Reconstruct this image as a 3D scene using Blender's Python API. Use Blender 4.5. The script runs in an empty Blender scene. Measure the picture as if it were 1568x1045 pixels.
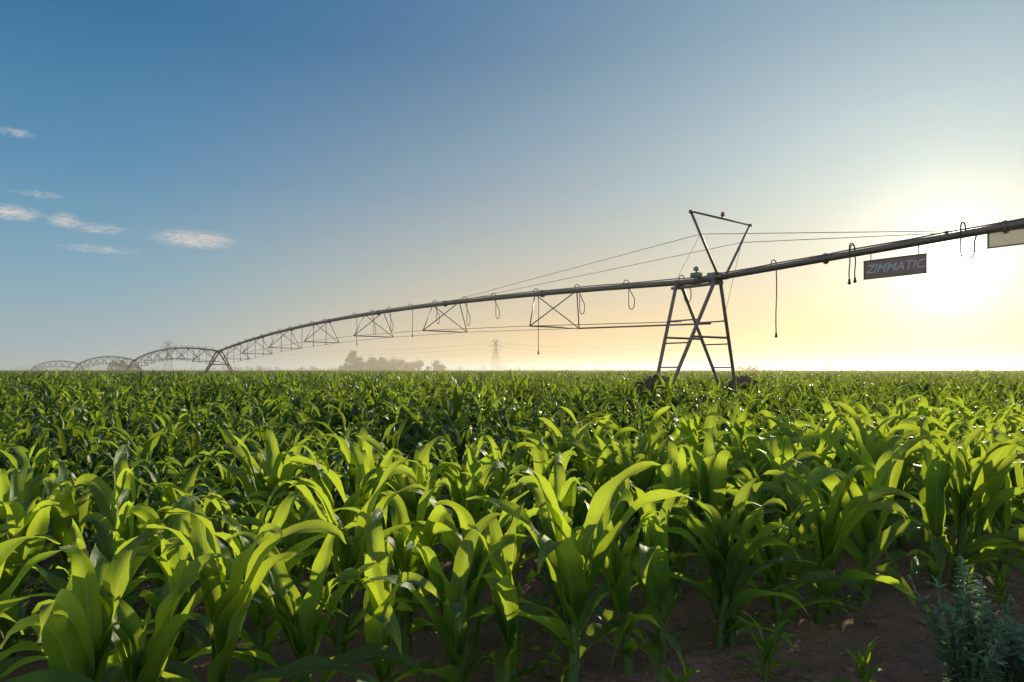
import bpy, bmesh, math, random
import numpy as np
from math import sin, cos, pi, radians, exp, sqrt
from mathutils import Vector, Matrix, Euler, noise
random.seed(7)
scene = bpy.context.scene
EYE = 1.6
MIST = True
# ------------------------------------------------------------ helpers
def new_obj(name, mesh, parent=None, link=True):
    o = bpy.data.objects.new(name, mesh)
    if link: scene.collection.objects.link(o)
    if parent: o.parent = parent
    return o
def empty(name, loc=(0,0,0)):
    o = bpy.data.objects.new(name, None); scene.collection.objects.link(o); o.location = loc
    o.empty_display_size = .3
    return o
class MB:
    def __init__(s): s.v=[]; s.f=[]; s.uv=[]; s.m=[]
    def tube(s, pts, r, seg=8, caps=True, mat=0):
        pts=[Vector(p) for p in pts]; n=len(pts)
        rs = r if isinstance(r,(list,tuple)) else [r]*n
        base=len(s.v)
        prev=None
        for i,p in enumerate(pts):
            t=(pts[min(i+1,n-1)]-pts[max(i-1,0)])
            if t.length<1e-9: t=Vector((0,0,1))
            t.normalize()
            if prev is None:
                a=Vector((0,0,1)) if abs(t.z)<.9 else Vector((1,0,0))
                u=t.cross(a).normalized()
            else:
                u=(prev-t*prev.dot(t))
                u = u.normalized() if u.length>1e-6 else t.orthogonal().normalized()
            prev=u; w=t.cross(u)
            for k in range(seg):
                a=2*pi*k/seg
                s.v.append(p+(u*cos(a)+w*sin(a))*rs[i])
        for i in range(n-1):
            for k in range(seg):
                k2=(k+1)%seg
                s.f.append((base+i*seg+k,base+i*seg+k2,base+(i+1)*seg+k2,base+(i+1)*seg+k)); s.m.append(mat)
                s.uv.append([(.5,.5)]*4)
        if caps:
            s.f.append(tuple(base+k for k in range(seg))[::-1]); s.m.append(mat); s.uv.append([(.5,.5)]*seg)
            s.f.append(tuple(base+(n-1)*seg+k for k in range(seg))); s.m.append(mat); s.uv.append([(.5,.5)]*seg)
    def box(s, c, X, Y, Z, mat=0):
        c=Vector(c);X=Vector(X);Y=Vector(Y);Z=Vector(Z); b=len(s.v)
        for i in (-1,1):
            for j in (-1,1):
                for k in (-1,1): s.v.append(c+X*i+Y*j+Z*k)
        for f in ((0,1,3,2),(4,6,7,5),(0,4,5,1),(2,3,7,6),(0,2,6,4),(1,5,7,3)):
            s.f.append(tuple(b+i for i in f)); s.m.append(mat); s.uv.append([(.5,.5)]*4)
    def quad(s, a,b,c,d, mat=0):
        i=len(s.v); s.v+= [Vector(a),Vector(b),Vector(c),Vector(d)]
        s.f.append((i,i+1,i+2,i+3)); s.m.append(mat); s.uv.append([(0,0),(1,0),(1,1),(0,1)])
    def mesh(s, name, mats, smooth=True):
        me=bpy.data.meshes.new(name)
        me.from_pydata([tuple(v) for v in s.v],[],s.f)
        for m in mats: me.materials.append(m)
        me.polygons.foreach_set('material_index', s.m)
        uvl=me.uv_layers.new(name='UVMap')
        flat=[]
        for u in s.uv:
            for a in u: flat += [a[0],a[1]]
        uvl.data.foreach_set('uv', flat)
        me.polygons.foreach_set('use_smooth',[smooth]*len(s.f))
        me.update(); return me
def mat_new(name):
    m=bpy.data.materials.new(name); m.use_nodes=True
    nt=m.node_tree; nt.nodes.clear()
    out=nt.nodes.new('ShaderNodeOutputMaterial')
    return m,nt,out
def N(nt,t,**k):
    n=nt.nodes.new(t)
    for a,b in k.items(): setattr(n,a,b)
    return n
def L(nt,a,b): nt.links.new(a,b)
def math_n(nt,op,a,b=None,c=None,clamp=False):
    n=nt.nodes.new('ShaderNodeMath'); n.operation=op; n.use_clamp=clamp
    for i,v in enumerate((a,b,c)):
        if v is None: continue
        if isinstance(v,(int,float)): n.inputs[i].default_value=v
        else: nt.links.new(v,n.inputs[i])
    return n.outputs[0]
def mixc(nt,f,a,b,mode='MIX'):
    n=nt.nodes.new('ShaderNodeMix'); n.data_type='RGBA'; n.blend_type=mode; n.clamp_result=False
    for s,v in ((n.inputs[0],f),(n.inputs[6],a),(n.inputs[7],b)):
        if isinstance(v,(int,float)): s.default_value=v
        elif isinstance(v,(tuple,list)): s.default_value=(*v,1) if len(v)==3 else v
        else: nt.links.new(v,s)
    return n.outputs[2]
def simple_mat(name,col,rough=.5,metal=0,nscale=20,namp=.35,bump=0.0,transl=0):
    m,nt,out=mat_new(name)
    b=N(nt,'ShaderNodeBsdfPrincipled'); tc=N(nt,'ShaderNodeTexCoord'); no=N(nt,'ShaderNodeTexNoise')
    no.inputs['Scale'].default_value=nscale; no.inputs['Detail'].default_value=5
    L(nt,tc.outputs['Object'],no.inputs['Vector'])
    c2=tuple(c*(1-namp) for c in col); c1=tuple(min(1,c*(1+namp)) for c in col)
    cc=mixc(nt,no.outputs['Fac'],c2,c1)
    L(nt,cc,b.inputs['Base Color'])
    b.inputs['Roughness'].default_value=rough; b.inputs['Metallic'].default_value=metal
    if bump:
        bp=N(nt,'ShaderNodeBump'); bp.inputs['Strength'].default_value=bump; bp.inputs['Distance'].default_value=.02
        L(nt,no.outputs['Fac'],bp.inputs['Height']); L(nt,bp.outputs[0],b.inputs['Normal'])
    if transl:
        t=N(nt,'ShaderNodeBsdfTranslucent'); L(nt,cc,t.inputs[0]); mx=N(nt,'ShaderNodeMixShader'); mx.inputs[0].default_value=transl
        L(nt,b.outputs[0],mx.inputs[1]); L(nt,t.outputs[0],mx.inputs[2]); L(nt,mx.outputs[0],out.inputs[0])
    else: L(nt,b.outputs[0],out.inputs[0])
    return m

# ------------------------------------------------------------ sun + sky
SUN_AZ=radians(32.7); SUN_EL=radians(7.4)
sdir=Vector((sin(SUN_AZ)*cos(SUN_EL),cos(SUN_AZ)*cos(SUN_EL),sin(SUN_EL)))
LAMP_EL=radians(15.5)
ldir=Vector((sin(SUN_AZ)*cos(LAMP_EL),cos(SUN_AZ)*cos(LAMP_EL),sin(LAMP_EL)))
ld=bpy.data.lights.new('sun','SUN'); ld.energy=5; ld.angle=radians(.5); ld.color=(1,.89,.62)
lo=bpy.data.objects.new('sun',ld); scene.collection.objects.link(lo)
lo.rotation_euler=ldir.to_track_quat('Z','Y').to_euler(); lo.location=(60,90,40)

w=bpy.data.worlds.new('World'); scene.world=w; w.use_nodes=True
nt=w.node_tree; nt.nodes.clear()
out=N(nt,'ShaderNodeOutputWorld')
sky=N(nt,'ShaderNodeTexSky'); sky.sky_type='NISHITA'; sky.sun_disc=False
sky.sun_elevation=SUN_EL; sky.sun_rotation=SUN_AZ; sky.dust_density=.6; sky.air_density=1; sky.ozone_density=1.5
bg1=N(nt,'ShaderNodeBackground'); bg1.inputs[1].default_value=.05
L(nt,mixc(nt,1.0,sky.outputs[0],(.15,.15,.15),'MULTIPLY'),bg1.inputs[0])
tc=N(nt,'ShaderNodeTexCoord'); nrm=N(nt,'ShaderNodeVectorMath',operation='NORMALIZE'); L(nt,tc.outputs['Generated'],nrm.inputs[0])
sep=N(nt,'ShaderNodeSeparateXYZ'); L(nt,nrm.outputs[0],sep.inputs[0])
dt=N(nt,'ShaderNodeVectorMath',operation='DOT_PRODUCT'); L(nt,nrm.outputs[0],dt.inputs[0]); dt.inputs[1].default_value=sdir
z=math_n(nt,'MAXIMUM',sep.outputs[2],0.0)
d=math_n(nt,'MAXIMUM',dt.outputs['Value'],0.0)
rp=N(nt,'ShaderNodeValToRGB'); L(nt,z,rp.inputs[0])
cr=rp.color_ramp; cr.elements[0].position=0; cr.elements[0].color=(.38,.46,.49,1)
cr.elements[1].position=.42; cr.elements[1].color=(.042,.17,.345,1)
e=cr.elements.new(.12); e.color=(.215,.395,.50,1)
e=cr.elements.new(.25); e.color=(.105,.275,.45,1)
e=cr.elements.new(.62); e.color=(.06,.17,.36,1)
g8=math_n(nt,'POWER',d,8.0)
col=mixc(nt,1.0,rp.outputs[0],mixc(nt,g8,(0,0,0),(.34,.38,.29)),'ADD')
mr=N(nt,'ShaderNodeMapRange',interpolation_type='SMOOTHSTEP'); L(nt,d,mr.inputs[0])
mr.inputs[1].default_value=.40; mr.inputs[2].default_value=.98
ez=math_n(nt,'EXPONENT',math_n(nt,'MULTIPLY',z,-7.0))
wf=math_n(nt,'MULTIPLY',math_n(nt,'MULTIPLY',mr.outputs[0],ez),1.4,clamp=True)
col=mixc(nt,wf,col,(.83,.57,.29))
g60=math_n(nt,'POWER',d,45.0)
col=mixc(nt,1.0,col,mixc(nt,g60,(0,0,0),(.20,.19,.13)),'ADD')
g6=math_n(nt,'POWER',d,300.0)
col=mixc(nt,1.0,col,mixc(nt,g6,(0,0,0),(.62,.58,.45)),'ADD')
g7=math_n(nt,'POWER',d,2800.0)
col=mixc(nt,1.0,col,mixc(nt,g7,(0,0,0),(9,8.7,7.6)),'ADD')
bk_fill=N(nt,'ShaderNodeMapRange',interpolation_type='SMOOTHSTEP'); L(nt,dt.outputs['Value'],bk_fill.inputs[0])
bk_fill.inputs[1].default_value=.15; bk_fill.inputs[2].default_value=-.6
col=mixc(nt,math_n(nt,'MULTIPLY',bk_fill.outputs[0],.75),col,(.70,.73,.76))  # pale sky added behind the camera, unseen fill light for the foreground
azn=math_n(nt,'ARCTAN2',sep.outputs[0],sep.outputs[1])
mp=N(nt,'ShaderNodeMapping'); mp.inputs['Scale'].default_value=(1,1,4.0); L(nt,nrm.outputs[0],mp.inputs[0])
def cloud_mask(px,py,rx,ry,sc,thr,amp):
    v=Vector(((px-784)/1045,1,(567-py)/1045)).normalized()
    az=math.atan2(v.x,v.y)
    da=math_n(nt,'DIVIDE',math_n(nt,'SUBTRACT',azn,az),rx)
    dz=math_n(nt,'DIVIDE',math_n(nt,'SUBTRACT',sep.outputs[2],v.z),ry)
    r2=math_n(nt,'ADD',math_n(nt,'MULTIPLY',da,da),math_n(nt,'MULTIPLY',dz,dz))
    m=math_n(nt,'SUBTRACT',1.0,r2,clamp=True)
    no=N(nt,'ShaderNodeTexNoise'); no.inputs['Scale'].default_value=sc; no.inputs['Detail'].default_value=9; no.inputs['Roughness'].default_value=.85
    no.inputs['Distortion'].default_value=.5
    L(nt,mp.outputs[0],no.inputs['Vector'])
    q=math_n(nt,'SUBTRACT',math_n(nt,'ADD',no.outputs['Fac'],math_n(nt,'MULTIPLY',m,.16)),thr,clamp=True)
    return math_n(nt,'MULTIPLY',math_n(nt,'MULTIPLY',q,m),amp,clamp=True)
for a in ((300,367,.065,.015,80,.50,5),(8,325,.05,.011,80,.52,5),(98,338,.022,.011,90,.50,4),(20,203,.03,.007,90,.54,3.5),(150,350,.05,.010,90,.56,3.5),(150,382,.06,.008,90,.56,3.5),(60,298,.04,.006,90,.58,3)):
    col=mixc(nt,cloud_mask(*a),col,(.70,.64,.58))
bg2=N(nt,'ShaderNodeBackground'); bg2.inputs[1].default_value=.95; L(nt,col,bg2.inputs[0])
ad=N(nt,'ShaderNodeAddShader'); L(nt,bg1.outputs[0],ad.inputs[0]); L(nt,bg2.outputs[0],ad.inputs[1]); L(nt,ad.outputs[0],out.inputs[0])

# ------------------------------------------------------------ camera
cd=bpy.data.cameras.new('camera'); cam=bpy.data.objects.new('camera',cd); scene.collection.objects.link(cam)
cam.location=(0,0,EYE); cam.rotation_euler=(radians(90),0,0); cd.sensor_width=36; cd.lens=24; cd.shift_y=44.5/1568
cd.clip_end=20000; cd.clip_start=.05; scene.camera=cam
scene.view_settings.view_transform='Standard'; scene.view_settings.look='None'; scene.view_settings.exposure=0

# ------------------------------------------------------------ ground
RD=Vector((.88,.476,0)).normalized(); RN=Vector((-RD.y,RD.x,0)); E0=Vector((.12,3.28,0))
ROW=.78
def edge_d(x,y): return (x-E0.x)*RN.x+(y-E0.y)*RN.y
def gz(x,y):
    r=sqrt(x*x+y*y)
    if r>40: return 0
    p=Vector((x,y,0)); a=max(0,1-r/40)
    h=.05*noise.noise(p*1.7)+.045*noise.noise(p*4.5)+.05*abs(noise.noise(p*9+Vector((3,1,0))))+.022*noise.noise(p*22)
    dd=edge_d(x,y)
    h+= .04*cos(2*pi*dd/ROW) if dd>-.4 else -.04
    return h*a
def axis(lo,hi,step,far):
    a=[]; x=lo
    while x<=hi: a.append(x); x+=step
    s=step; l=[]; x=lo
    while x>-far: s*=1.35; x-=s; l.append(x)
    s=step; r=[]; x=a[-1]
    while x<far: s*=1.35; x+=s; r.append(x)
    return l[::-1]+a+r
xs=axis(-2,5.5,.026,6000); ys=axis(1.6,7.5,.026,6000)
vs=[(x,y,gz(x,y)) for y in ys for x in xs]; nx=len(xs)
fs=[(j*nx+i,j*nx+i+1,(j+1)*nx+i+1,(j+1)*nx+i) for j in range(len(ys)-1) for i in range(nx-1)]
me=bpy.data.meshes.new('ground'); me.from_pydata(vs,[],fs); me.polygons.foreach_set('use_smooth',[True]*len(fs))
m,nt,out=mat_new('soil'); tc=N(nt,'ShaderNodeTexCoord'); b=N(nt,'ShaderNodeBsdfPrincipled'); b.inputs['Roughness'].default_value=.95
b.inputs['Specular IOR Level'].default_value=.1
n1=N(nt,'ShaderNodeTexNoise'); n1.inputs['Scale'].default_value=9; n1.inputs['Detail'].default_value=9; n1.inputs['Roughness'].default_value=.7
n2=N(nt,'ShaderNodeTexNoise'); n2.inputs['Scale'].default_value=70; n2.inputs['Detail'].default_value=6
for n in (n1,n2): L(nt,tc.outputs['Object'],n.inputs['Vector'])
c=mixc(nt,n1.outputs['Fac'],(.13,.082,.056),(.40,.27,.185))
c=mixc(nt,math_n(nt,'MULTIPLY',n2.outputs['Fac'],.5),c,(.16,.105,.075))
ln=N(nt,'ShaderNodeVectorMath',operation='LENGTH'); L(nt,tc.outputs['Object'],ln.inputs[0])
mr=N(nt,'ShaderNodeMapRange'); L(nt,ln.outputs['Value'],mr.inputs[0]); mr.inputs[1].default_value=60; mr.inputs[2].default_value=140
n3=N(nt,'ShaderNodeTexNoise'); n3.inputs['Scale'].default_value=.006; L(nt,tc.outputs['Object'],n3.inputs['Vector'])
c=mixc(nt,mr.outputs[0],c,mixc(nt,n3.outputs['Fac'],(.05,.10,.03),(.20,.20,.09)))
L(nt,c,b.inputs['Base Color'])
bp=N(nt,'ShaderNodeBump'); bp.inputs['Strength'].default_value=1; bp.inputs['Distance'].default_value=.05
L(nt,math_n(nt,'ADD',n1.outputs['Fac'],math_n(nt,'MULTIPLY',n2.outputs['Fac'],.5)),bp.inputs['Height']); L(nt,bp.outputs[0],b.inputs['Normal'])
L(nt,b.outputs[0],out.inputs[0]); me.materials.append(m); new_obj('ground',me)
clod=simple_mat('clod_soil',(.19,.125,.088),1,0,30,.4,.5)
rnd=random.Random(3); mb=MB()
for k in range(1900):
    x=rnd.uniform(-.5,6); y=rnd.uniform(2,7.5)
    if edge_d(x,y)>.5: continue
    r=.007+.026*rnd.random()**3; zz=gz(x,y)+r*.2; n=7; b0=len(mb.v)
    of=Vector((rnd.random()*50,0,0))
    for j,(rz,rrad) in enumerate(((-.6,.7),(.1,1),(.6,.65))):
        for a in range(n):
            q=1+.5*noise.noise(Vector((cos(2*pi*a/n),sin(2*pi*a/n),rz))*1.7+of)
            mb.v.append(Vector((x+cos(2*pi*a/n)*r*rrad*q,y+sin(2*pi*a/n)*r*rrad*q,zz+r*rz*.8)))
    mb.v.append(Vector((x,y,zz+r*.75)))
    for j in range(2):
        for a in range(n):
            mb.f.append((b0+j*n+a,b0+j*n+(a+1)%n,b0+(j+1)*n+(a+1)%n,b0+(j+1)*n+a)); mb.m.append(0); mb.uv.append([(.5,.5)]*4)
    for a in range(n): mb.f.append((b0+2*n+a,b0+2*n+(a+1)%n,b0+3*n)); mb.m.append(0); mb.uv.append([(.5,.5)]*3)
new_obj('soil_clods',mb.mesh('soil_clods',[clod],False))

# ------------------------------------------------------------ maize
def leaf_material(name,dark,light,trans,tf=.45,rough=.38,rib=True,tdark=.55,fine=True):
    m,nt,out=mat_new(name); b=N(nt,'ShaderNodeBsdfPrincipled'); uv=N(nt,'ShaderNodeUVMap'); uv.uv_map='UVMap'
    sp=N(nt,'ShaderNodeSeparateXYZ'); L(nt,uv.outputs[0],sp.inputs[0])
    at_=N(nt,'ShaderNodeAttribute'); at_.attribute_name='rnd'
    f=at_.outputs['Fac']
    if fine:
        tc=N(nt,'ShaderNodeTexCoord')
        no=N(nt,'ShaderNodeTexNoise'); no.inputs['Scale'].default_value=6; no.inputs['Detail'].default_value=3; L(nt,tc.outputs['Object'],no.inputs['Vector'])
        f=math_n(nt,'ADD',math_n(nt,'MULTIPLY',f,.6),math_n(nt,'MULTIPLY',no.outputs['Fac'],.5),clamp=True)
    c=mixc(nt,f,dark,light)
    tcol=mixc(nt,f,tuple(x*tdark for x in trans),trans)
    if fine:
        du=math_n(nt,'ABSOLUTE',math_n(nt,'SUBTRACT',sp.outputs[0],.5))
        ribm=math_n(nt,'SUBTRACT',1.0,math_n(nt,'MULTIPLY',du,22.0),clamp=True)
        ve=math_n(nt,'SINE',math_n(nt,'MULTIPLY',sp.outputs[0],130.0))
        vein=math_n(nt,'MULTIPLY',math_n(nt,'ADD',ve,1.0),.20)
        c=mixc(nt,vein,c,light)
        tcol=mixc(nt,math_n(nt,'MULTIPLY',vein,1.5),tcol,tuple(x*.55 for x in trans))
        if rib:
            c=mixc(nt,math_n(nt,'MULTIPLY',ribm,.7),c,(.22,.30,.10)); tcol=mixc(nt,math_n(nt,'MULTIPLY',ribm,.7),tcol,(.7,.8,.25))
            tip=math_n(nt,'MULTIPLY',math_n(nt,'SUBTRACT',math_n(nt,'ADD',sp.outputs[1],math_n(nt,'MULTIPLY',no.outputs['Fac'],.25)),1.04,clamp=True),5.0,clamp=True)
            c=mixc(nt,tip,c,(.26,.21,.08))
        bp=N(nt,'ShaderNodeBump'); bp.inputs['Strength'].default_value=.3; bp.inputs['Distance'].default_value=.002
        L(nt,math_n(nt,'ADD',ve,math_n(nt,'MULTIPLY',ribm,-3.0)),bp.inputs['Height']); L(nt,bp.outputs[0],b.inputs['Normal'])
    L(nt,c,b.inputs['Base Color']); b.inputs['Roughness'].default_value=rough; b.inputs['Specular IOR Level'].default_value=.5
    t=N(nt,'ShaderNodeBsdfTranslucent'); L(nt,tcol,t.inputs[0])
    mx=N(nt,'ShaderNodeMixShader'); mx.inputs[0].default_value=tf; L(nt,b.outputs[0],mx.inputs[1]); L(nt,t.outputs[0],mx.inputs[2])
    L(nt,mx.outputs[0],out.inputs[0]); return m
corn_leaf=leaf_material('maize_leaf',(.014,.062,.022),(.034,.115,.030),(.80,.98,.06),.54,.40)
corn_leaf_far=leaf_material('maize_leaf_field',(.011,.052,.022),(.030,.095,.030),(.50,.66,.04),.44,.44,False,.30,False)
corn_stalk=leaf_material('maize_stalk',(.07,.15,.05),(.12,.21,.06),(.4,.55,.07),.25,.45,False,.55,False)

def leaf(mb,rnd,base,az,Ln,W,el0,el1,bend,nl,nw,mat=0,fold0=.6,ruff=1.0,roll=0,azd=0):
    p=Vector(base); ph=rnd.random()*6.28; fr=rnd.uniform(2.2,4)
    st=Ln/nl; b0=len(mb.v)
    for i in range(nl+1):
        t=i/nl
        el=el0+(el1-el0)*(t**bend)
        a=az+azd*t*t
        T=Vector((cos(a)*cos(el),sin(a)*cos(el),sin(el)))
        S=Vector((-sin(a),cos(a),0)); U=Vector((-cos(a)*sin(el),-sin(a)*sin(el),cos(el)))
        ro=roll*t; S2=S*cos(ro)+U*sin(ro); U2=U*cos(ro)-S*sin(ro)
        wd=W*.5*(min(1,.42+1.9*t))*max(0,(1-t**2.2))**.85 if t<1 else .001
        fold=fold0*(1-t)**.8+.15
        for j in range(nw+1):
            s=(j/nw)*2-1
            rf=ruff*.018*abs(s)**1.5*sin(fr*2*pi*t+ph+(1.9 if s>0 else 0))*(min(1,t*4))*(1-t*.5)
            mb.v.append(p+S2*(s*wd*cos(fold))+U2*(abs(s)*wd*sin(fold)+rf))
        p=p+T*st
    for i in range(nl):
        for j in range(nw):
            q=b0+i*(nw+1)+j
            mb.f.append((q,q+1,q+nw+2,q+nw+1)); mb.m.append(mat)
            mb.uv.append([(j/nw,i/nl),((j+1)/nw,i/nl),((j+1)/nw,(i+1)/nl),(j/nw,(i+1)/nl)])
def corn_proto(seed,nl,nw,seg,kind):
    """kind 'near' = broad upright headland plants, 'field' = ordinary plants"""
    rnd=random.Random(seed); mb=MB(); near=kind=='near'
    H=rnd.uniform(.34,.44) if near else rnd.uniform(.44,.54); plane=rnd.uniform(0,2*pi)
    lean=Vector((rnd.uniform(-.04,.04),rnd.uniform(-.04,.04),0))
    def sp(h): return Vector((0,0,h))+lean*(h/H)**2
    pts=[];rs=[]; n=14 if near else 4
    for i in range(n+1):
        h=H*i/n; pts.append(sp(h)-Vector((0,0,.06 if i==0 else 0))); rs.append((.031*(1-.35*i/n))*((1.10 if i%3==0 else (.97 if i%3==1 else 1.03)) if near else 1))
    mb.tube(pts,rs,seg,mat=1,caps=False)
    nleaf=rnd.choice((9,9,10)) if near else rnd.choice((10,11,12))
    for k in range(nleaf):
        u=k/(nleaf-1)
        h=.06+(H-.06)*u**.8
        az=plane+(k%2)*pi+rnd.uniform(-.5,.5)
        env=sin(pi*min(1,.2+.55*u))
        Ln=(.30+.42*env)*rnd.uniform(.85,1.12)*(1.16 if near else 1)
        W=(.060+.060*env)*rnd.uniform(.8,1.15)*(1.34 if near else .80)
        if near:
            if u<.3: el0=radians(rnd.uniform(45,65)); el1=radians(rnd.uniform(-85,-30)); bend=1.3
            elif u<.7: el0=radians(rnd.uniform(65,78)); el1=radians(rnd.uniform(-120,-10)); bend=rnd.uniform(2.8,5.2)
            else: el0=radians(rnd.uniform(70,84)); el1=radians(rnd.uniform(-130,35)); bend=rnd.uniform(3.6,7)
        else:
            if u<.3: el0=radians(rnd.uniform(35,55)); el1=radians(rnd.uniform(-85,-45)); bend=.9
            elif u<.7: el0=radians(rnd.uniform(60,76)); el1=radians(rnd.uniform(-110,-20)); bend=rnd.uniform(1.6,3.2)
            else: el0=radians(rnd.uniform(70,86)); el1=radians(rnd.uniform(-110,40)); bend=rnd.uniform(2.2,4.2)
        leaf(mb,rnd,sp(h),az,Ln,W,el0,el1,bend,nl,nw,0,fold0=.7 if u<.75 else .9,roll=rnd.uniform(-1.1,1.1),azd=rnd.uniform(-.8,.8),ruff=1.1)
    leaf(mb,rnd,sp(H),rnd.uniform(0,6.28),rnd.uniform(.28,.40),.055,radians(86),radians(rnd.uniform(30,75)),2.4,nl,nw,0,fold0=1.2,roll=rnd.uniform(-.5,.5))
    if near:
        for k in range(rnd.randint(2,5)):
            leaf(mb,rnd,(0,0,.02+.05*rnd.random()),rnd.uniform(0,6.28),rnd.uniform(.18,.40),.045,radians(rnd.uniform(50,78)),radians(-60),1.4,10,nw,0,fold0=.6,roll=rnd.uniform(-.8,.8))
    return (np.array([tuple(v) for v in mb.v],dtype=np.float32),np.array(mb.f,dtype=np.int32),
            np.array(mb.uv,dtype=np.float32),np.array(mb.m,dtype=np.int32))
def assemble(name,protos,items,mats):
    Vs=[];Fs=[];Us=[];Ms=[];Rs=[];off=0
    for (pi_,x,y,z_,tx,ty,rz,s,r) in items:
        V,F,U,M=protos[pi_]
        R=np.array(Euler((tx,ty,rz)).to_matrix(),dtype=np.float32)
        Vs.append((V@R.T)*s+np.array((x,y,z_),dtype=np.float32)); Fs.append(F+off); Us.append(U); Ms.append(M); Rs.append(np.full(len(V),r,dtype=np.float32)); off+=len(V)
    V=np.concatenate(Vs);F=np.concatenate(Fs);U=np.concatenate(Us);M=np.concatenate(Ms);Rr=np.concatenate(Rs)
    me=bpy.data.meshes.new(name); me.vertices.add(len(V)); me.vertices.foreach_set('co',V.ravel())
    nf=len(F); me.loops.add(nf*4); me.loops.foreach_set('vertex_index',F.ravel())
    me.polygons.add(nf); me.polygons.foreach_set('loop_start',np.arange(0,nf*4,4,dtype=np.int32))
    for m_ in mats: me.materials.append(m_)
    me.polygons.foreach_set('material_index',M); me.polygons.foreach_set('use_smooth',np.ones(nf,dtype=bool))
    uvl=me.uv_layers.new(name='UVMap'); uvl.data.foreach_set('uv',U.ravel())
    a=me.attributes.new('rnd','FLOAT','POINT'); a.data.foreach_set('value',Rr)
    me.update(calc_edges=True); me.validate(); return me
pn=[corn_proto(100+i,20,4,9,'near') for i in range(14)]
pm=[corn_proto(200+i,13,2,6,'field') for i in range(14)]
pf=[corn_proto(300+i,7,2,4,'field') for i in range(10)]
rr=random.Random(12)
field=empty('corn_field')
NFR=4
items=[]
for k in range(NFR):
    dd=k*ROW; s=-12
    while s<22:
        s+=(.30,.36,.32,.28)[k]*rr.uniform(.7,1.3)
        x=E0.x+RD.x*s+RN.x*dd+rr.uniform(-.07,.07); y=E0.y+RD.y*s+RN.y*dd+rr.uniform(-.07,.07)
        if y<.3 or abs(x)>.80*y+3.0 or x*x+y*y<1.6**2 or rr.random()<.05: continue
        hs=((.95,.92,.98,1.02)[k]+.10*noise.noise(Vector((x*.45,y*.45,0)))+min(.14,max(0,x)*.04))*rr.uniform(.82,1.12)
        items.append((rr.randrange(14),x,y,gz(x,y),rr.uniform(-.1,.1),rr.uniform(-.1,.1),rr.uniform(0,6.283),hs,rr.random()))
for x,y,sc in ((1.72,3.35,.30),(1.30,3.5,.35),(2.9,4.38,.42),(3.3,4.6,.35),(.75,3.1,.28)):
    items.append((int(x*7)%14,x,y,gz(x,y),0,0,x*5,sc,.8))
new_obj('headland_rows',assemble('headland_rows',pn,items,[corn_leaf,corn_stalk]),field)
PL=3.0; PR_=4
def block(name,protos,seed,mats,sp_):
    r=random.Random(seed); it=[]
    for k in range(PR_):
        s=0
        while s<PL-.02:
            hs=(1.0+.12*noise.noise(Vector((s*1.3,k*1.1,seed))))*r.uniform(.74,1.12)
            if r.random()<.05: hs*=1.12
            if r.random()>.05: it.append((r.randrange(len(protos)),s-PL/2+r.uniform(-.06,.06),(k-(PR_-1)/2)*ROW+r.uniform(-.07,.07),-.01,r.uniform(-.12,.12),r.uniform(-.12,.12),r.uniform(0,6.283),hs,r.random()))
            s+=sp_*r.uniform(.75,1.25)
    return assemble(name,protos,it,mats)
pc=bpy.data.collections.new('maize_blocks')
NBm=8; NBf=8; NBs=4
for i in range(NBm): pc.objects.link(bpy.data.objects.new('block_%02d'%i, block('block_%02d'%i,pm,500+i,[corn_leaf_far,corn_stalk],.24)))
for i in range(NBf): pc.objects.link(bpy.data.objects.new('block_%02d'%(NBm+i), block('block_%02d'%(NBm+i),pf,600+i,[corn_leaf_far,corn_stalk],.25)))
for i in range(NBs): pc.objects.link(bpy.data.objects.new('block_%02d'%(NBm+NBf+i), block('block_%02d'%(NBm+NBf+i),pf,700+i,[corn_leaf_far,corn_stalk],.42)))
pos=[];rot=[];scl=[];idx=[]
ang=math.atan2(RD.y,RD.x); j=0
while True:
    dd=(NFR+(PR_-1)/2+j*PR_)*ROW
    if dd>240: break
    for q in range(-90,90):
        s=q*PL+(j%3)*1.1
        x=E0.x+RD.x*s+RN.x*dd; y=E0.y+RD.y*s+RN.y*dd
        if y<-1 or y>215 or abs(x)>.80*y+5.0: continue
        hs=1.0+.28*min(1,max(0,dd-3)/8)+.05*noise.noise(Vector((x*.08,y*.08,4)))+rr.uniform(-.03,.03)
        pos.append((x,y,0)); rot.append((0,0,ang+(pi if rr.random()<.5 else 0))); scl.append(hs)
        idx.append(rr.randrange(NBm) if y<14 else (NBm+rr.randrange(NBf) if y<80 else NBm+NBf+rr.randrange(NBs)))
    j+=1
print('BLOCKS',len(pos))
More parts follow.
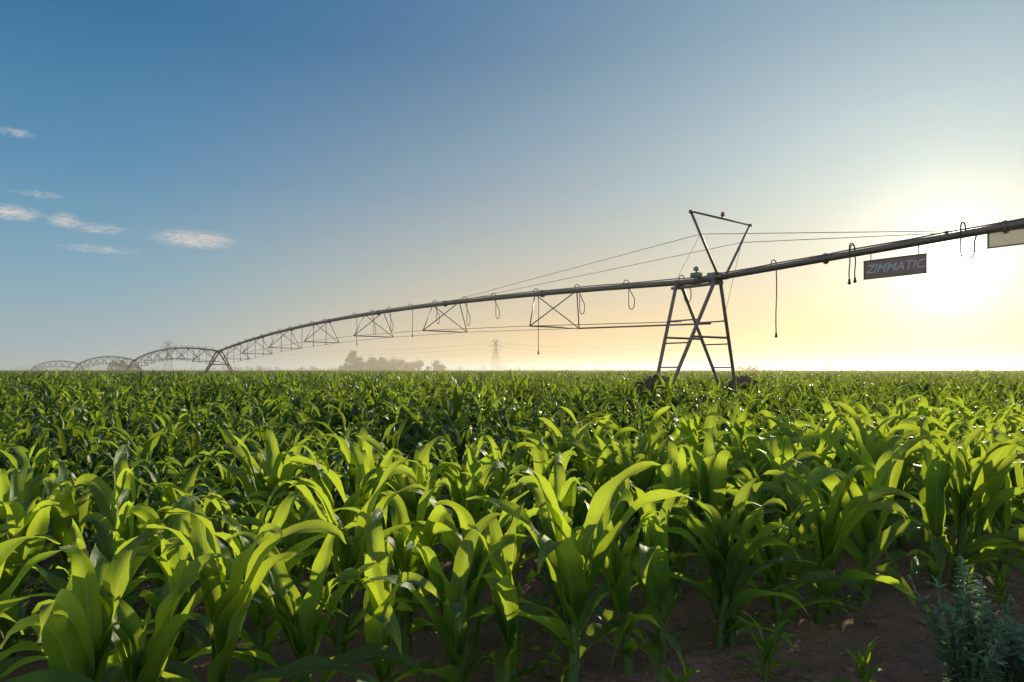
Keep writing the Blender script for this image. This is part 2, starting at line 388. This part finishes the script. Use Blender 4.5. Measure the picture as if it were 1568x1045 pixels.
def instancer(name,pos,rot,scl,idx,coll,parent):
    me=bpy.data.meshes.new(name); me.from_pydata(pos,[],[])
    a=me.attributes.new('rot','FLOAT_VECTOR','POINT'); a.data.foreach_set('vector',[c for r in rot for c in r])
    a=me.attributes.new('scl','FLOAT','POINT'); a.data.foreach_set('value',scl)
    a=me.attributes.new('idx','INT','POINT'); a.data.foreach_set('value',idx)
    o=new_obj(name,me,parent)
    g=bpy.data.node_groups.new(name+'_nodes','GeometryNodeTree')
    g.interface.new_socket('Geometry',in_out='INPUT',socket_type='NodeSocketGeometry')
    g.interface.new_socket('Geometry',in_out='OUTPUT',socket_type='NodeSocketGeometry')
    gi=g.nodes.new('NodeGroupInput'); go=g.nodes.new('NodeGroupOutput')
    ci=g.nodes.new('GeometryNodeCollectionInfo'); ci.inputs['Collection'].default_value=coll
    ci.inputs['Separate Children'].default_value=True; ci.inputs['Reset Children'].default_value=True
    ip=g.nodes.new('GeometryNodeInstanceOnPoints'); ip.inputs['Pick Instance'].default_value=True
    def at(n,t):
        q=g.nodes.new('GeometryNodeInputNamedAttribute'); q.data_type=t; q.inputs['Name'].default_value=n; return q.outputs['Attribute']
    g.links.new(gi.outputs[0],ip.inputs['Points']); g.links.new(ci.outputs[0],ip.inputs['Instance'])
    g.links.new(at('idx','INT'),ip.inputs['Instance Index']); g.links.new(at('rot','FLOAT_VECTOR'),ip.inputs['Rotation']); g.links.new(at('scl','FLOAT'),ip.inputs['Scale'])
    g.links.new(ip.outputs[0],go.inputs[0])
    md=o.modifiers.new('instances','NODES'); md.node_group=g
    return o
instancer('field_rows',pos,rot,scl,idx,pc,field)

# ------------------------------------------------------------ grey-green weed, lower right
weed_mat=leaf_material('weed_leaf',(.15,.26,.15),(.28,.40,.25),(.26,.42,.18),.35,.6,False)
def weed(name,loc,H,seed,nst=16):
    rnd=random.Random(seed); mb=MB()
    for s_ in range(nst):
        az=rnd.uniform(0,6.28); tilt=rnd.uniform(.05,.9); hh=H*rnd.uniform(.45,1.0)*(1-.3*tilt)
        pts=[];n=9
        for i in range(n+1):
            t=i/n; r=hh*tilt*(t**.8)*.7
            pts.append(Vector((cos(az)*r+.01*sin(5*t+s_),sin(az)*r+.01*cos(4*t),hh*t)))
        mb.tube(pts,[.006*(1-.7*i/n)+.001 for i in range(n+1)],5,mat=0)
        for i in range(1,46):
            t=rnd.uniform(.12,1); f=t*n; a=int(min(n-1,f)); p=pts[a].lerp(pts[a+1],f-a)
            leaf(mb,rnd,p,rnd.uniform(0,6.28),rnd.uniform(.05,.12)*(1.3-.7*t),rnd.uniform(.018,.040)*(1.3-.5*t),radians(rnd.uniform(20,75)),radians(rnd.uniform(-30,30)),1.3,4,2,0,fold0=.4,ruff=.3)
    o=new_obj(name,mb.mesh(name,[weed_mat])); o.location=loc; return o
weed('weed_plant',(2.26,3.36,gz(2.26,3.36)),.76,1,28)
weed('weed_plant.001',(2.62,3.55,gz(2.62,3.55)),.46,2,16)

# ------------------------------------------------------------ irrigation machine
steel=simple_mat('galvanised_steel',(.20,.165,.135),.5,.3,30,.4,.1)
rubber=simple_mat('black_hose',(.05,.045,.04),.55)
mud=simple_mat('muddy_tyre',(.13,.09,.065),.95,0,14,.5,.9)
def py_(y): return 19.03-.73*y
T=[Vector((py_(19.03),19.03,0)),Vector((-27.2,63.4,0)),Vector((-59.8,108,0)),Vector((-95.2,150,0)),Vector((-132.5,189.5,0))]
NS=len(T)-1
HT=[4.07,3.35,3.15,3.0,2.6]; rise=[.85,.95,1.0,1.0]
irr=empty('center_pivot_irrigation_system')
def span_pt(i,t):
    p=T[i].lerp(T[i+1],t); zz=HT[i]*(1-t)+HT[i+1]*t+rise[i]*4*t*(1-t)*(1.0)
    return Vector((p.x,p.y,zz))
def over_pt(y):
    return Vector((py_(y),y,4.07+(19.03-y)*.047))
mb=MB()
mb.tube([over_pt(y) for y in (7.5,9,11,13,15,17,19.03)],.078,12)
for i in range(NS):
    mb.tube([span_pt(i,k/28) for k in range(29)],.082 if i==0 else .09,10)
for y in (10.5,13.1,16.0): 
    a=over_pt(y); d_=(over_pt(y+1)-a).normalized(); mb.tube([a-d_*.02,a+d_*.02],.13,12)
for i in range(NS):
    for k in range(1,8):
        a=span_pt(i,k/8); d_=(span_pt(i,k/8+.01)-a).normalized(); mb.tube([a-d_*.025,a+d_*.025],.135,10)
pts=[over_pt(7.5+.5*i)+Vector((0,0,.10+.008*sin(i*2.1))) for i in range(24)]
mb.tube(pts,.018,5)
pts=[span_pt(0,k/60)+Vector((.03,0,.11+.01*sin(k*1.7))) for k in range(61)]
mb.tube(pts,.018,5)
new_obj('pipeline',mb.mesh('pipeline',[steel]),irr)
mb=MB()
for i in range(NS):
    ax=(T[i+1]-T[i]).normalized(); pr=Vector((ax.y,-ax.x,0))
    if pr.x<0: pr=-pr
    ts=[(yy-19.03)/(63.4-19.03) for yy in (24.0,30.1,36.1,42.2,48.0,53.5,58.4)]
    tk=1 if i==0 else 1.5
    LL=[];RR=[]
    for t in ts:
        c=span_pt(i,t); 
        l=c-pr*1.12-Vector((0,0,1.22)); r=c+pr*1.12-Vector((0,0,1.22)); LL.append(l); RR.append(r)
        mb.tube([l,r],.028*tk,6)
        dl=1.15/((T[i+1]-T[i]).length)
        for e_ in (l,r):
            mb.tube([e_,span_pt(i,t-dl)],.021*tk,6); mb.tube([e_,span_pt(i,t+dl)],.021*tk,6)
    for S_ in (LL,RR):
        s0=1 if S_ is RR else -1
        a0=T[i]+pr*.62*s0+Vector((0,0,HT[i]-1.15)); a1=T[i+1]+pr*.62*s0+Vector((0,0,HT[i+1]-1.15))
        ch=[a0]+S_+[a1]
        mb.tube([ch[0],ch[1]],.030 if s0>0 else .012,6)
        for a,b_ in zip(ch[1:],ch[2:]): mb.tube([a,b_],.010*tk,5)
new_obj('trusses',mb.mesh('trusses',[steel]),irr)
def tower(k,th=1.0):
    mb=MB(); c=T[k]; i=min(k,NS-1)
    ax=(T[i+1]-T[i]).normalized(); pr=Vector((ax.y,-ax.x,0))
    if pr.x<0: pr=-pr
    zt=HT[k]-.02; A=c+ax*.62; B=c-ax*.72
    A=Vector((A.x,A.y,zt)); B=Vector((B.x,B.y,zt))
    for s_ in (-1,1):
        foot=c+pr*1.55*s_; foot.z=.75
        mb.tube([A+pr*.10*s_,foot+ax*.22],.050*th,8)
        mb.tube([B+pr*.10*s_,foot-ax*.22],.050*th,8)
    for s_ in (-1,1):
        foot=c+pr*1.55*s_; foot.z=.75
        fa=foot+ax*.22; fb=foot-ax*.22
        for u in (.33,.52,.72):
            p=(A+pr*.1*s_).lerp(fa,u); q=(B+pr*.1*s_).lerp(fb,u); mb.tube([p,q],.022*th,6)
    for (P,sg) in ((A,1),(B,-1)):
        u=.47
        p=(P-pr*.1).lerp(c-pr*1.55+Vector((0,0,.75))+ax*.22*sg,u); q=(P+pr*.1).lerp(c+pr*1.55+Vector((0,0,.75))+ax*.22*sg,u)
        mb.tube([p,q],.034*th,6)
    mb.tube([c-pr*2.0+Vector((0,0,.78)),c+pr*2.0+Vector((0,0,.78))],.07*th,8)
    mb.box(c+Vector((0,0,HT[k]-.12)),ax*.85,pr*.07,Vector((0,0,.035)))
    mb.box(A+Vector((0,0,-.02)),ax*.03,pr*.18,Vector((0,0,.12)))
    mb.box(B+Vector((0,0,-.02)),ax*.03,pr*.18,Vector((0,0,.12)))
    new_obj('tower_frame_%d'%(k+1),mb.mesh('tower_frame',[steel],False),irr)
    for s_ in (-1,1):
        mb=MB(); wc=c+pr*(1.62 if s_<0 else 2.15)*s_+Vector((0,0,.70 if s_<0 else .66)); n=40
        prof=[(.50,-.13),(.70,-.17),(.78,-.14),(.80,0),(.78,.14),(.70,.17),(.50,.13)]
        b0=len(mb.v)
        for a in range(n):
            th_=2*pi*a/n
            for j,(r_,o_) in enumerate(prof):
                rr_=r_+(.035 if (a%4<2 and 1<j<5) else 0)
                mb.v.append(wc+(pr*cos(th_)+Vector((0,0,1))*sin(th_))*rr_*.88+ax*o_)
        m_=len(prof)
        for a in range(n):
            for j in range(m_):
                q=(b0+a*m_+j,b0+a*m_+(j+1)%m_,b0+((a+1)%n)*m_+(j+1)%m_,b0+((a+1)%n)*m_+j)
                mb.f.append(q); mb.m.append(0); mb.uv.append([(.5,.5)]*4)
        for a in range(8):
            th_=2*pi*a/8; d_=pr*cos(th_)+Vector((0,0,1))*sin(th_)
            mb.box(wc+d_*.28,d_*.22,ax*.012,(ax.cross(d_))*.05,1)
        mb.tube([wc-ax*.12,wc+ax*.12],.12,12,mat=1)
        rnd=random.Random(k*7+s_)
        for q_ in range(90 if k==0 else 0):
            th_=rnd.uniform(.3,2.84); p=wc+(pr*cos(th_)+Vector((0,0,1))*sin(th_))*rnd.uniform(.70,.76)+ax*rnd.uniform(-.15,.15)
            r_=rnd.uniform(.02,.055)
            mb.tube([p-Vector((0,0,r_)),p-Vector((0,0,r_*.4)),p+Vector((0,0,r_*.5)),p+Vector((0,0,r_))],[r_*.3,r_,r_*.8,r_*.2],6)
        new_obj('wheel_%d_%s'%(k+1,'a' if s_<0 else 'b'),mb.mesh('wheel',[mud,steel]),irr)
for k in range(NS+1): tower(k,1.0 if k==0 else 1.5)
ax=(T[1]-T[0]).normalized(); pr=Vector((ax.y,-ax.x,0))
if pr.x<0: pr=-pr
mb=MB(); c=T[0]+Vector((0,0,4.07))
mb.box(c+Vector((0,0,.17)),ax*.13,pr*.10,Vector((0,0,.07))); mb.tube([c+Vector((0,0,.24)),c+Vector((0,0,.34))],.03,8)
mb.tube([c+Vector((0,0,.31)),c+Vector((0,0,.33)),c+Vector((0,0,.39)),c+Vector((0,0,.42))],[.09,.085,.07,.02],14)
mb.box(c-ax*.62+Vector((0,0,.06)),ax*.16,pr*.13,Vector((0,0,.11)))
mb.tube([c+pr*.35-ax*.2+Vector((0,0,-.05)),c+pr*.35-ax*.2+Vector((0,0,.1))],.05,10)
new_obj('control_unit',mb.mesh('control_unit',[simple_mat('painted_box',(.22,.22,.22),.5)]),irr)
mb=MB(); mc=Vector((5.64,18.37,4.1)); mL=mc-pr*1.27; mL.z=5.70; mR=mc+pr*1.27; mR.z=5.66
bl=mc-pr*.13; br=mc+pr*.13
mb.tube([bl,mL],.034,8); mb.tube([br,mR],.034,8); mb.tube([mL,mR],.028,8)
mb.tube([mL+Vector((0,0,.03)),mL-Vector((0,0,.05))],.05,8); mb.tube([mR+Vector((0,0,.03)),mR-Vector((0,0,.05))],.05,8)
mb.box(mc+Vector((0,0,.0)),ax*.08,pr*.2,Vector((0,0,.05)))
new_obj('mast',mb.mesh('mast',[steel]),irr)
mb=MB(); lp=mL.lerp(mR,.52); mb.tube([lp,lp+Vector((0,0,.06))],.02,8); mb.tube([lp+Vector((0,0,.05)),lp+Vector((0,0,.09)),lp+Vector((0,0,.16)),lp+Vector((0,0,.19))],[.035,.055,.05,.01],12)
new_obj('warning_lamp',mb.mesh('warning_lamp',[simple_mat('amber_glass',(.35,.16,.05),.25)]),irr)
mb=MB(); cl=bl.lerp(mL,.66); cr_=br.lerp(mR,.66)
far=over_pt(13.9)
mb.tube([cl,far+Vector((0,0,.12))],.0085,5); mb.tube([cr_,far+Vector((0,0,.08))],.0085,5)
mb.tube([cl,span_pt(0,.24)+Vector((0,0,.1))],.008,5); mb.tube([cr_,span_pt(0,.21)+Vector((0,0,.1))],.008,5)
mb.tube([cl,T[0]-pr*.3+ax*.6+Vector((0,0,3.95))],.006,4); mb.tube([cr_,T[0]+pr*1.2+Vector((0,0,3.0))],.006,4)
new_obj('stay_cables',mb.mesh('stay_cables',[steel]),irr)
mb=MB()
def drop(p,bot,side=1,loop=False,d_=ax,r=.014):
    s=pr*side
    arch=[p+Vector((0,0,.06))+d_*.0]
    for a in range(7):
        th_=pi*a/6; arch.append(p+Vector((0,0,.13))+s*(.11-.11*cos(th_))+Vector((0,0,.09*sin(th_))))
    q=p+s*.22
    arch.append(q+Vector((0,0,-.05)))
    if loop:
        pts=arch+[Vector((q.x,q.y,q.z-.25)),]
        n=10; lo_=bot
        for a in range(n+1):
            th_=pi*a/n
            pts.append(Vector((q.x,q.y,lo_+.15))+d_*(-(.12-.12*cos(th_)))-Vector((0,0,.15*sin(th_))))
        e_=pts[-1]; pts.append(e_+Vector((0,0,.18))); pts.append(p-d_*.2-Vector((0,0,.04)))
        mb.tube(pts,r,6)
    else:
        pts=arch+[Vector((q.x+.01*sin(k),q.y,q.z+(bot-q.z)*k/6)) for k in range(1,7)]
        mb.tube(pts,r,6)
        e_=pts[-1]; mb.tube([e_+Vector((0,0,.02)),e_-Vector((0,0,.05)),e_-Vector((0,0,.07)),e_-Vector((0,0,.10))],[.025,.03,.045,.02],8)
drop(over_pt(17.15),2.52); drop(over_pt(15.45),3.62,-1); drop(over_pt(15.45)+ax*.1,3.7,1); drop(over_pt(13.65),3.78,-1,True); drop(over_pt(11.8),3.3)
sp_at=lambda px:(lambda y:(y-19.03)/44.37)(19.03/((px-784)/1045+.73))
for px,bz,lp_ in ((1040,3.55,True),(955,3.5,True),(880,3.5,True),(817,2.28,False),(752,3.65,True),(708,3.5,True),(662,3.7,True),(625,3.3,False),(592,3.6,True),(566,3.5,True),(540,3.1,False)):
    drop(span_pt(0,sp_at(px)),bz,1,lp_)
for k in range(12): drop(span_pt(0,.52+.04*k),span_pt(0,.52+.04*k).z-1.3,1,False,r=.017)
for i in range(1,NS):
    for k in range(1,18): drop(span_pt(i,k/18),span_pt(i,k/18).z-1.4,1,False,r=.02)
new_obj('drop_hoses',mb.mesh('drop_hoses',[rubber]),irr)

def sign(name,y0,y1,z0,z1,col,text,tcol,tr):
    e=empty(name); a=Vector((py_(y0),y0,0)); b_=Vector((py_(y1),y1,0)); d_=(b_-a).normalized(); nn=Vector((-d_.y,d_.x,0))
    if nn.y>0: nn=-nn
    L_=(b_-a).length; c=(a+b_)/2; c.z=(z0+z1)/2
    mb=MB(); h=(z1-z0)/2
    P=[c-d_*L_/2-Vector((0,0,h)),c+d_*L_/2-Vector((0,0,h)),c+d_*L_/2+Vector((0,0,h)),c-d_*L_/2+Vector((0,0,h))]
    mb.quad(*P,mat=0)
    for s_ in (-1,1):
        mb.box(c+Vector((0,0,(h-.012)*s_)),d_*(L_/2+.005),nn*.012,Vector((0,0,.014)),1)
        mb.box(c+d_*(L_/2-.01)*s_,d_*.014,nn*.0105,Vector((0,0,h-.027)),1)
        p=c+d_*(L_*.38)*s_+Vector((0,0,h)); mb.tube([p,Vector((p.x,p.y,over_pt(p.y).z))],.010,6,mat=1)
    new_obj('panel',mb.mesh(name,[simple_mat(name+'_fabric',col,.5,0,6,.15,0,tr),steel],False),e)
    if text:
        cu=bpy.data.curves.new(name+'_lettering','FONT'); cu.body=text; cu.size=(z1-z0)*.62; cu.align_x='CENTER'; cu.align_y='CENTER'; cu.extrude=.001; cu.shear=.3; cu.offset=.004
        to=bpy.data.objects.new('lettering',cu); scene.collection.objects.link(to); to.parent=e
        X=d_; Y=Vector((0,0,1)); Z=X.cross(Y)
        if Z.dot(nn)<0: X=-X; Z=-Z
        M=Matrix.Identity(4)
        for i_ in range(3): M[i_][0]=X[i_]; M[i_][1]=Y[i_]; M[i_][2]=Z[i_]
        M.translation=c+nn*.006; to.matrix_world=M
        cu.materials.append(simple_mat(name+'_letters',tcol,.5))
    return e
sign('sign_board',15.28,14.23,3.62,4.04,(.13,.105,.11),'ZIMMATIC',(.50,.52,.56),.25)
sign('sign_board.001',13.34,12.4,3.97,4.29,(.48,.44,.36),'',(.1,.1,.1),.3)

# ------------------------------------------------------------ distant pylons, lines, trees
pyl_steel=simple_mat('pylon_steel',(.24,.22,.20),.6,.2)
def pylon(name,x,y,H,rz,th):
    mb=MB(); 
    def w_(h): return H*(.11*(1-h)**1.2+.022) if h<.62 else H*.032
    lv=[0,.16,.30,.42,.52,.62,.72,.82,.92]
    for a,b_ in zip(lv,lv[1:]):
        for s in range(4):
            c1=[(1,1),(1,-1),(-1,-1),(-1,1)][s]; c2=[(1,1),(1,-1),(-1,-1),(-1,1)][(s+1)%4]
            P=lambda c,h:Vector((c[0]*w_(h),c[1]*w_(h),h*H))
            mb.tube([P(c1,a),P(c1,b_)],th,4); mb.tube([P(c1,a),P(c2,b_)],th*.6,4); mb.tube([P(c2,a),P(c1,b_)],th*.6,4); mb.tube([P(c1,b_),P(c2,b_)],th*.6,4)
    for h,l in ((.64,.17),(.78,.22),(.91,.15)):
        for s in (-1,1):
            tip=Vector((s*l*H,0,h*H+.01*H))
            for o in (-1,1):
                mb.tube([Vector((s*w_(h),o*w_(h),h*H)),tip],th*.7,4); mb.tube([Vector((s*w_(h),o*w_(h),(h+.05)*H)),tip],th*.7,4)
            mb.tube([tip,tip-Vector((0,0,.05*H))],th*.8,4)
    for s in (-1,1): mb.tube([Vector((s*w_(.9),0,.92*H)),Vector((s*.05*H,0,H))],th,4); 
    mb.tube([Vector((-.05*H,0,H)),Vector((.05*H,0,H))],th*.6,4)
    o=new_obj(name,mb.mesh(name,[pyl_steel],False)); o.location=(x,y,0); o.rotation_euler=(0,0,rz); return o
def at(px,D): return ((px-784)/1045*D,D)
P1=at(759,620); pylon('electricity_pylon',P1[0],P1[1],30,.5,.20)
P0=at(258,700); pylon('electricity_pylon.001',P0[0],P0[1],32,.3,.22)
P2=at(1572,480); pylon('electricity_pylon.002',P2[0],P2[1],29,.9,.14)
mb=MB()
def wire(a,b_,sag,r=.05):
    pts=[]
    for k in range(25):
        t=k/24; p=Vector(a).lerp(Vector(b_),t); p.z-=sag*4*t*(1-t); pts.append(p)
    mb.tube(pts,r,4)
for h,l in ((.60,5),(.74,6.5),(.87,4.5)):
    for s in (-1,1):
        wire((P0[0]+s*l,P0[1],32*h),(P1[0]+s*l,P1[1],30*h),7,.05)
        wire((P1[0]+s*l,P1[1],30*h),(P2[0]+s*l,P2[1],29*h),8,.05)
        wire((P2[0]+s*l,P2[1],29*h),(330+s*4,90+s*3,30*h+10),3,.04)
new_obj('power_lines',mb.mesh('power_lines',[pyl_steel]))
tree_leaf=leaf_material('tree_foliage',(.045,.065,.035),(.08,.11,.05),(.10,.14,.04),.28,.7,False,.55,False)
bark=simple_mat('bark',(.10,.075,.055),.9)
def tree_into(mb,x,y,H,W,rnd,n,sz=1.0):
    mb.tube([(x,y,0),(x+rnd.uniform(-.2,.2),y,H*.35),(x+rnd.uniform(-.4,.4),y,H*.85)],[H*.03,H*.022,H*.006],6,mat=1)
    cl=[]
    for k in range(18):
        u=rnd.uniform(.12,1); 
        rad=W*.5*(sin(pi*min(1,u*.88+.1))**.6)
        a=rnd.uniform(0,6.28); r=rad*rnd.uniform(.1,.95)
        c=Vector((x+cos(a)*r,y+sin(a)*r,H*u*.93)); cl.append((c,W*rnd.uniform(.12,.22)))
        mb.tube([(x,y,max(.2*H,c.z-.25*W)),c],[H*.009,H*.003],4,mat=1)
    for k in range(n):
        c,r=rnd.choice(cl); v=Vector((rnd.gauss(0,1),rnd.gauss(0,1),rnd.gauss(0,.8)))*r*.6; p=c+v
        s=H*rnd.uniform(.02,.045)*sz
        a=Vector((rnd.gauss(0,1),rnd.gauss(0,1),rnd.gauss(0,1))).normalized(); b_=a.orthogonal().normalized()
        mb.quad(p-a*s-b_*s*.6,p+a*s-b_*s*.6,p+a*s+b_*s*.6,p-a*s+b_*s*.6)
rnd=random.Random(11); mb=MB()
D=400
for px,h in ((541,16),(537,10),(549,9),(556,7),(564,7.4),(572,8.6),(578,7),(584,8.8),(592,8),(598,7),(604,8.4),(615,7.4),(622,5.2),(630,7),(641,7.6),(655,4),(668,7.6),(676,5.4),(522,4),(530,5.2)):
    x,y=at(px,D*rnd.uniform(.95,1.06)); tree_into(mb,x,y,h,h*rnd.uniform(.8,1.1) if h<10 else 6.0,rnd,650,1.3)
for px in range(330,520,8): x,y=at(px+rnd.uniform(-5,5),450); tree_into(mb,x,y,rnd.uniform(2,5),8,rnd,160,1.5)
for px in list(range(170,215,8)): x,y=at(px,340); tree_into(mb,x,y,rnd.uniform(4,7),6,rnd,260,1.4)
for px in range(690,1568,14): x,y=at(px+rnd.uniform(-8,8),800); tree_into(mb,x,y,rnd.uniform(2,7),16,rnd,130,2)
for px in range(-60,330,12): x,y=at(px+rnd.uniform(-8,8),850); tree_into(mb,x,y,rnd.uniform(3,7),18,rnd,130,2)
for px in (1135,1148,1158): x,y=at(px,260); tree_into(mb,x,y,3.1,4.5,rnd,300,1.6)
new_obj('tree_row',mb.mesh('tree_row',[tree_leaf,bark],False))
mb=MB(); x,y=at(1268,210); mb.tube([(x,y,0),(x,y,5.2)],.12,8); mb.box((x,y,4.9),(.5,0,0),(0,.05,0),(0,0,.05)); mb.tube([(x,y,5.1),(x,y,5.5)],.05,6)
new_obj('utility_pole',mb.mesh('utility_pole',[bark]))

# ------------------------------------------------------------ ground mist (irrigation spray + morning haze)
if MIST:
    me=bpy.data.meshes.new('mist'); bm=bmesh.new(); bmesh.ops.create_cube(bm,size=1); bm.to_mesh(me); bm.free()
    o=new_obj('mist',me); o.scale=(3600,1900,9); o.location=(0,16+950,1.2+4.5)
    m,nt,out=mat_new('mist'); v=N(nt,'ShaderNodeVolumeScatter'); v.inputs['Density'].default_value=.0019; v.inputs['Anisotropy'].default_value=.5; v.inputs['Color'].default_value=(1,.84,.66,1)
    L(nt,v.outputs[0],out.inputs['Volume']); me.materials.append(m)
